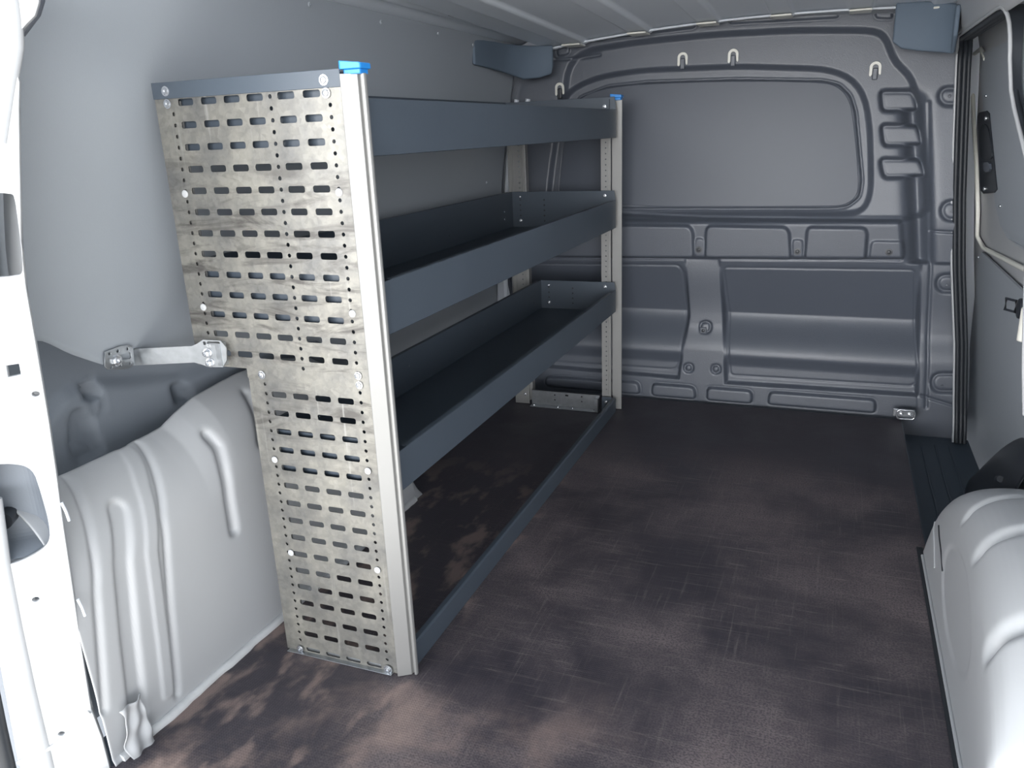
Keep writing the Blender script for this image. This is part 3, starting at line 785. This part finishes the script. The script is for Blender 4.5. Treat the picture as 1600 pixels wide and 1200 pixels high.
# ------------------------------------------------------------------ right wheel arch
wy = np.linspace(-.06, .765, 260); wt = np.linspace(0, 1, 150)
YY, TT = np.meshgrid(wy, wt, indexing='ij')
Hh = .305*np.maximum(1-np.abs((YY-.355)/.41)**2.1, 0)**.5
prof_t = [0, .25, .42, .52, .62, .75, 1]
px_ = np.array([.889, .893, .899, .908, .930, .975, 1.09]); pz_ = np.array([0, .45, .70, .83, .93, .99, 1.0])
def sm_interp(t, a, b):
    v = np.interp(t, a, b)
    for d_ in (.03, -.03, .06, -.06): v = v+np.interp(np.clip(t+d_, 0, 1), a, b)
    return v/5
PX = sm_interp(TT, prof_t, px_); PZ = sm_interp(TT, prof_t, pz_)
PX[:, 0] = px_[0]; PZ[:, 0] = 0
XX = PX-.0; ZZ = Hh*PZ-.004
# normal direction approx: side pushes to -x, top pushes up
wside = 1-ss((TT-.45)/.25)
def rib(y0, h, wd, t0, t1, slant=0):
    global XX, ZZ
    m_ = np.exp(-((YY-y0-slant*(TT-.5))/wd)**2)*ss((TT-t0)/.08+.5)*ss((t1-TT)/.08+.5)
    h = -h
    XX = XX-h*m_*wside; ZZ = ZZ+h*m_*(1-wside)
rib(.450, .014, .0085, .50, .80, .05); rib(.305, .017, .010, .49, .86, .05); rib(.115, .018, .011, .45, 1.2, .04); rib(-.03, .014, .011, .4, 1.2)
# pressed-in oval on the inner side
ov = ss((1-np.sqrt(((YY-.34)/.17)**2+((TT-.25)/.15)**2))/.15+.5); XX = XX+.003*ov
P = np.stack([XX, YY, ZZ], -1)
wa = grid('wheel_arch', P, M_white, thick=.002)
tag(wa, 'white painted rear wheel arch with raised ribs beside the floor board', 'wheel arch')
bm = bmesh.new(); fl_pts = [(.886, y, .002) for y in np.linspace(-.42, .74, 40)]
tube(bm, fl_pts, .0035, 8); bm_obj('foot_flange', bm, M_white, wa, sm=60)
bm = bmesh.new()
pts = [at((1479, 796), 'x', .893), at((1470, 850), 'x', .889), at((1466, 900), 'x', .888)]
tube(bm, [P[int(260*k), int(150*t)] for k, t in ((.93, .40), (.90, .30), (.84, .22), (.78, .14))], .0035, 8); bm_obj('weld_flange', bm, M_white, wa, sm=60)
tg = bmesh.new(); i0, j0 = 200, 40
tube(tg, [Vector(P[i, j])+Vector((-.002, 0, 0)) for i, j in ((218, 52), (206, 44), (190, 38), (176, 30))], .0016, 6); tag(bm_obj('scratch', tg, M_rubber, wa), 'dark scraped mark')
bm = bmesh.new(); box(bm, .876, .890, -.42, .78, .0002, .0025); o = bm_obj('gap_strip', bm, M_rubber, wa, bevel=.001); tag(o, 'dark joint strip')

# ------------------------------------------------------------------ lashing ring
c = at((1413, 647), 'y', 1.655); lr = empty('lashing_ring', 'bright zinc lashing ring plate at the far right corner of the floor', 'lashing ring', (c.x, 1.655, c.z-.016))
bm = bmesh.new(); box(bm, c.x-.034, c.x+.030, 1.655, 1.662, c.z-.010, c.z+.016); bm_obj('plate', bm, M_zinc, lr, bevel=.002)
bm = bmesh.new(); ring = rrect(c.x+.004, c.z, .026, .015, .010, 5); tube(bm, [(a, 1.650, b) for a, b in ring], .0035, 8, closed=True); bm_obj('ring', bm, M_zinc, lr, sm=70)
for dx in (-.009, .016): screw(lr, (c.x+dx, 1.654, c.z), (0, -1, 0), .006, .005)

# ------------------------------------------------------------------ shelving rack
rk = empty('van_shelving_rack', 'dark grey four-tier van shelving rack with perforated galvanised end panel', 'shelving rack', (-.2, .75, 0))
PITCH = .0344
rowz = lambda i: 1.007-PITCH*i
colx = [-.326, -.280, -.235, -.191, -.1335, -.0875]
SW, SH = .0155, .0053
holes = []
for i in range(13):
    z = rowz(i)
    for x in colx: holes.append(rrect(x, z, SW, SH, .0035, 3))
for k in range(27):
    z = 1.007-PITCH/2*k
    if z < .56: break
    if k > 0: holes.append(circ(-.354, z, .0033, 8)); holes.append(circ(-.0565, z, .0033, 8))
    holes.append(circ(-.1625, z, .0035, 8))
plate('perforated_panel', [(-.388, .569), (-.281, .569), (-.281, .552), (-.033, .552), (-.033, 1.014), (-.388, 1.014)], holes, .0015, (0, -.0012, 0), (1, 0, 0), (0, 0, 1), M_sheet, rk)
holes = []
for i in range(13, 29):
    z = rowz(i)
    if z > .55: z = rowz(13)
    for x in (-.221, -.176, -.131, -.086): holes.append(rrect(x, z, SW, SH, .0035, 3))
for x in (-.221, -.176, -.131, -.086): holes.append(rrect(x, .0085, SW, .0042, .003, 3))
for k in range(27, 58):
    z = 1.007-PITCH/2*k
    if z < .02: break
    holes.append(circ(-.248, z, .0033, 8)); holes.append(circ(-.0565, z, .0033, 8))
# the lower sheet carries row 13 as its first row, so its upper edge tucks behind the upper sheet
plate('perforated_panel', [(-.281, .001), (-.033, .001), (-.033, .5695), (-.281, .5695)], holes, .0015, (0, .0006, 0), (1, 0, 0), (0, 0, 1), M_sheet, rk)
for (x, z, r_) in ((-.061, 1.0065, .0055), (-.362, 1.006, .0055), (-.055, .573, .005), (-.0545, .557, .005), (-.249, .560, .0055), (-.2485, .008, .0055), (-.0545, .008, .0065)):
    screw(rk, (x, -.003, z), (0, -1, 0), r_, .004, M_zinc, r_*1.35)
for (x, z) in ((-.062, 1.0245), (-.361, 1.025)):
    screw(rk, (x, -.004, z), (0, -1, 0), .0055, .004, M_zinc, .0078)
M_plug = mat('pale_plug', (.46, .47, .48), .5, var=.02)
for (x, z) in ((-.356, .865), (-.355, .674), (-.0565, .864), (-.0545, .676), (-.2475, .402), (-.240, .217), (-.0555, .404), (-.0565, .214)):
    o = screw(rk, (x, -.002, z), (0, -1, 0), .0062, .0022, M_plug, name='plug')

def post_poly(y0, s):
    # extruded aluminium upright: face, groove and lip
    pts = [(-.0335, -.006), (-.0315, -.008), (-.0105, .006), (-.0095, .012), (-.0055, .012), (-.0055, .007), (-.0015, .007), (0, .010), (0, .014), (-.033, .014)]
    return [(x, y0+s*y) for x, y in pts]
def upright(y0, s, z1, name='upright', cap_label=None):
    bm = bmesh.new(); prism(bm, [(x, y, 0.001) for x, y in post_poly(y0, s)], (0, 0, z1))
    o = bm_obj(name, bm, M_alu, rk, bevel=.0006, seg=1); tag(o, 'aluminium front upright')
    bm = bmesh.new()
    yc = y0+s*.012
    bot = rrect(-.0165, yc, .0145, .012, .003); 
    prism(bm, [(x, y, z1) for x, y in bot], (0, 0, .007))
    top = [(x*1.0, y) for x, y in rrect(-.0175, yc, .0185, .016, .004)]
    A = [bm.verts.new((x, y, z1+.007)) for x, y in top]; B = [bm.verts.new((x, y, z1+.019-.004*max(0, (x+.012)/.012))) for x, y in top]
    n = len(A); bm.faces.new(A[::-1]); bm.faces.new(B)
    for i in range(n): bm.faces.new((A[i], A[(i+1) % n], B[(i+1) % n], B[i]))
    c_ = bm_obj('end_cap', bm, M_blue, o, bevel=.0012); tag(c_, 'blue plastic end cap')
    return o
upright(0, 1, 1.030)
upright(1.535, -.6, 1.026)
# far upright flange with a row of holes, and the far rear upright
hl = [circ(-.0495, z, .0024, 8) for z in np.arange(.075, .99, .0172)]
plate('hole_rail', [(-.0655, .012), (-.033, .012), (-.033, 1.02), (-.0655, 1.02)], hl, .002, (0, 1.512, 0), (1, 0, 0), (0, 0, 1), M_alu, rk)
bm = bmesh.new()
for (a, b) in ((-.0425, -.0405), (-.034, -.0325)): box(bm, a, b, 1.508, 1.512, .012, 1.02)
bm_obj('rail_rib', bm, M_alu, rk)
hl = [circ(-.3475, z, .0024, 8) for z in np.arange(.075, .99, .0172)]
plate('hole_rail', [(-.386, .012), (-.336, .012), (-.336, 1.02), (-.386, 1.02)], hl, .002, (0, 1.512, 0), (1, 0, 0), (0, 0, 1), M_alu, rk)
bm = bmesh.new()
for (a, b) in ((-.372, -.370), (-.386, -.383), (-.338, -.334)): box(bm, a, b, 1.507, 1.512, .012, 1.02)
bm_obj('rail_rib', bm, M_alu, rk)
bm = bmesh.new(); box(bm, -.335, -.325, 1.512, 1.540, .012, 1.02); bm_obj('rear_upright', bm, M_alu, rk, bevel=.001)
# near rear upright, glimpsed through the slots
hl = [circ(-.354, z, .0026, 8) for z in np.arange(.60, .99, .0172)]
bm = bmesh.new(); box(bm, -.386, -.345, .006, .010, .57, 1.01); bm_obj('rear_upright', bm, M_alu, rk, bevel=.001)
bm = bmesh.new(); box(bm, -.279, -.240, .006, .010, .012, .57); bm_obj('rear_upright', bm, M_alu, rk, bevel=.001)

def tray(xb, zf, zl, ze, y0=.012, y1=1.500, xf=-.0125, label=None):
    """folded steel shelf tray: deck, front lip with returned edge, tall back and end plates"""
    bm = bmesh.new(); t = .0014
    box(bm, xb, xf, y0, y1, zf, zf+t)                       # deck
    box(bm, xf-t, xf, y0+.006, y1-.004, zf, zl); box(bm, xf-.012, xf-t, y0+.05, y1-.05, zl-t, zl)
    box(bm, xb, xb+t, y0, y1, zf, ze); box(bm, xb-.010, xb, y0+.02, y1-.02, ze-t, ze)
    for y in (y0, y1-t):                                   # ends
        prism(bm, [(xb, y, zf), (xf-.001, y, zf), (xf-.001, y, zl-.002), (xf-.006, y, ze), (xb, y, ze)], (0, t, 0))
    o = bm_obj('shelf', bm, M_shelf, rk, bevel=.0006, seg=1)
    if label: tag(o, label)
    return o
t1 = tray(-.386, .914, .998, 1.036, y0=.012, y1=1.506, xf=-.0125, label='top shelf with deep front lip')
t2 = tray(-.372, .634, .722, .752, label='second shelf from the top')
t3 = tray(-.278, .357, .430, .455, label='third shelf, shallower than those above')
# top tray wraps over the near end of the panel: dark strip
bm = bmesh.new(); box(bm, -.389, -.034, -.0042, -.0022, 1.0135, 1.0385); bm_obj('end_strip', bm, M_shelf, t1, bevel=.0006, seg=1)
def dots(parent, plc, m=M_black, r=.0028):
    for c_, n_ in plc: screw(parent, c_, n_, r, .0008, m, name='hole_plug')
for (tr, z0, ze, xb) in ((t2, .634, .752, -.372), (t3, .357, .455, -.278)):
    for z in (ze-.014, z0+.020): screw(tr, (-.0495, 1.4975, ze-.016) if z > z0+.03 else (xb+.03, 1.4975, z0+.022), (0, -1, 0), .0045, .004, M_zinc, .006)
    screw(tr, (xb+.03, 1.4975, ze-.016), (0, -1, 0), .004, .003, M_zinc)
    dots(tr, [((xb+.03, 1.4975, z), (0, -1, 0)) for z in np.arange(z0+.040, ze-.02, .0172)]+[((xb+.115, 1.4975, z), (0, -1, 0)) for z in np.arange(z0+.022, ze-.01, .0172)])
    for y in (.18, .55, 1.0, 1.42):
        for dz in (.035, .06): screw(tr, (xb+.0022, y, z0+dz), (1, 0, 0), .0022, .0006, M_zinc, name='rivet')
screw(t1, (-.0495, 1.497, 1.008), (0, -1, 0), .0045, .004, M_zinc, .006)
bm = bmesh.new(); box(bm, -.062, -.034, 1.497, 1.507, .985, 1.03); bm_obj('end_tab', bm, M_shelf, t1)
# kick rail on the floor
bm = bmesh.new()
prism(bm, [(-.0130, .014, .001), (-.0130, .014, .046), (-.0160, .014, .050), (-.0260, .014, .050), (-.0260, .014, .047), (-.0175, .014, .046), (-.0155, .014, .043), (-.0155, .014, .001)], (0, 1.486, 0))
kr = bm_obj('kick_rail', bm, M_shelf, rk, bevel=.0005, seg=1); tag(kr, 'dark rail along the floor at the foot of the rack')
bm = bmesh.new(); prism(bm, [(-.062, 1.494, .001), (-.014, 1.494, .001), (-.014, 1.494, .047), (-.030, 1.494, .052), (-.062, 1.494, .052)], (0, .004, 0)); bm_obj('rail_end', bm, M_shelf, kr)
screw(kr, (-.047, 1.493, .034), (0, -1, 0), .005, .004, M_zinc, .0065)
# zinc foot brackets at both ends
hl = [circ(-.235, .044, .003, 8), circ(-.235, .026, .003, 8), rrect(-.19, .046, .006, .003, .002, 2), circ(-.135, .046, .003, 8), circ(-.135, .028, .003, 8)]
fb = plate('foot_bracket', [(-.322, .004), (-.070, .004), (-.070, .056), (-.322, .056)], hl, .002, (0, 1.494, 0), (1, 0, 0), (0, 0, 1), M_galv, rk)
bm = bmesh.new(); box(bm, -.322, -.070, 1.468, 1.494, .0015, .0035); box(bm, -.082, -.070, 1.470, 1.494, .004, .05); bm_obj('foot_flange', bm, M_galv, fb)
for x in (-.31, -.22, -.165, -.085): screw(fb, (x, 1.482, .0035), (0, 0, 1), .0045, .004)
bm = bmesh.new(); prism(bm, [(-.388, 1.500, .001), (-.334, 1.500, .001), (-.334, 1.500, .085), (-.345, 1.500, .085), (-.388, 1.500, .035)], (0, .003, 0))
gs = bm_obj('gusset', bm, M_alu, rk); screw(gs, (-.349, 1.499, .037), (0, -1, 0), .005, .004)
bm = bmesh.new(); box(bm, -.265, -.045, .004, .006, .002, .030); box(bm, -.265, -.045, .006, .035, .002, .004); bm_obj('foot_bracket', bm, M_galv, rk, bevel=.001)
bm = bmesh.new(); box(bm, -.275, -.045, -.010, .0, .0008, .0022); bm_obj('foot_lip', bm, M_galv, rk, bevel=.0005, seg=1)

# wall bracket: zinc strap between the end panel and the side of the van
YS = -.020; KS = .21
def asl(p):
    d = ray(p); t = (YS+.345*KS-(CP[1]-KS*CP[0]))/(d[1]-KS*d[0]); return Vector(CP+d*t)
def sx_(p): q = asl(p); return (q.x, q.z)
def ysl(x): return YS+(x+.345)*KS
outs = [(203, 545), (300, 540.5), (308, 537), (318, 530.5), (345, 532), (354, 543), (355, 562), (349, 573.5), (326, 573), (314, 568.5), (304, 566), (205, 571)]
hs = []
for p in ((320, 536), (319, 552.5), (324, 565.5)): c = sx_(p); hs.append(circ(c[0], c[1], .0033, 10))
c = sx_((334, 536)); hs.append(rrect(c[0], c[1], .012, .0032, .003, 3))
st = plate('wall_strap', [sx_(p) for p in outs], hs, .003, (0, ysl(0), 0), (1, KS, 0), (0, 0, 1), M_galv, rk); tag(st, 'zinc strap bracing the rack to the van side')
XS = -.476
def fx_(p): q = at(p, 'x', XS); return (q.y, q.z)
outs = [(163, 550), (186, 541), (202, 538.5), (207, 545), (208, 569), (203, 575), (190, 577.5), (168, 577.5), (163, 572)]
hs = []
for p in ((170, 552.5), (183, 548.5), (198, 545), (187, 570.5), (202, 567.5), (173, 574)): c = fx_(p); hs.append(circ(c[0], c[1], .003, 10))
a_, b_ = fx_((186, 558.5)), fx_((204, 554.5)); hs.append([(a_[0], a_[1]+.004), (a_[0], a_[1]-.005), (b_[0]-.004, b_[1]-.006), (b_[0], b_[1]-.004), (b_[0], b_[1]+.004), (b_[0]-.004, b_[1]+.006)])
st2 = plate('strap_foot', [fx_(p) for p in outs], hs, .003, (XS, 0, 0), (0, 1, 0), (0, 0, 1), M_galv, st)
for p in ((326, 551), (330, 566)):
    c = asl(p); screw(st, (c.x, c.y-.002, c.z), (KS, -1, 0), .0065, .009, M_zinc, .0085, name='bolt', hexa=True)
c = fx_((180, 563)); screw(st2, (XS+.001, c[0], c[1]), (1, -.3, 0), .008, .008, M_zinc, .011, name='bolt', hexa=True)
# the two small stamped letters beside the upper slot
fc = bpy.data.curves.new('stamp', 'FONT'); fc.body = 'CE'; fc.size = .0075; fc.extrude = .0002; fc.align_x = 'CENTER'
fo = bpy.data.objects.new('t', fc); col.objects.link(fo); bpy.context.view_layer.update()
fm = bpy.data.meshes.new_from_object(fo); bpy.data.objects.remove(fo); bpy.data.curves.remove(fc)
c = asl((328, 542))
for v in fm.vertices: v.co = Vector((c.x+v.co.x, c.y-.0018-v.co.z+v.co.x*KS, c.z+v.co.y))
keep(link('stamp', fm, M_seal), st)
bm = bmesh.new(); box(bm, -.352, -.318, YS+.002, -.002, .575, .615); bm_obj('strap_spacer', bm, M_galv, st)
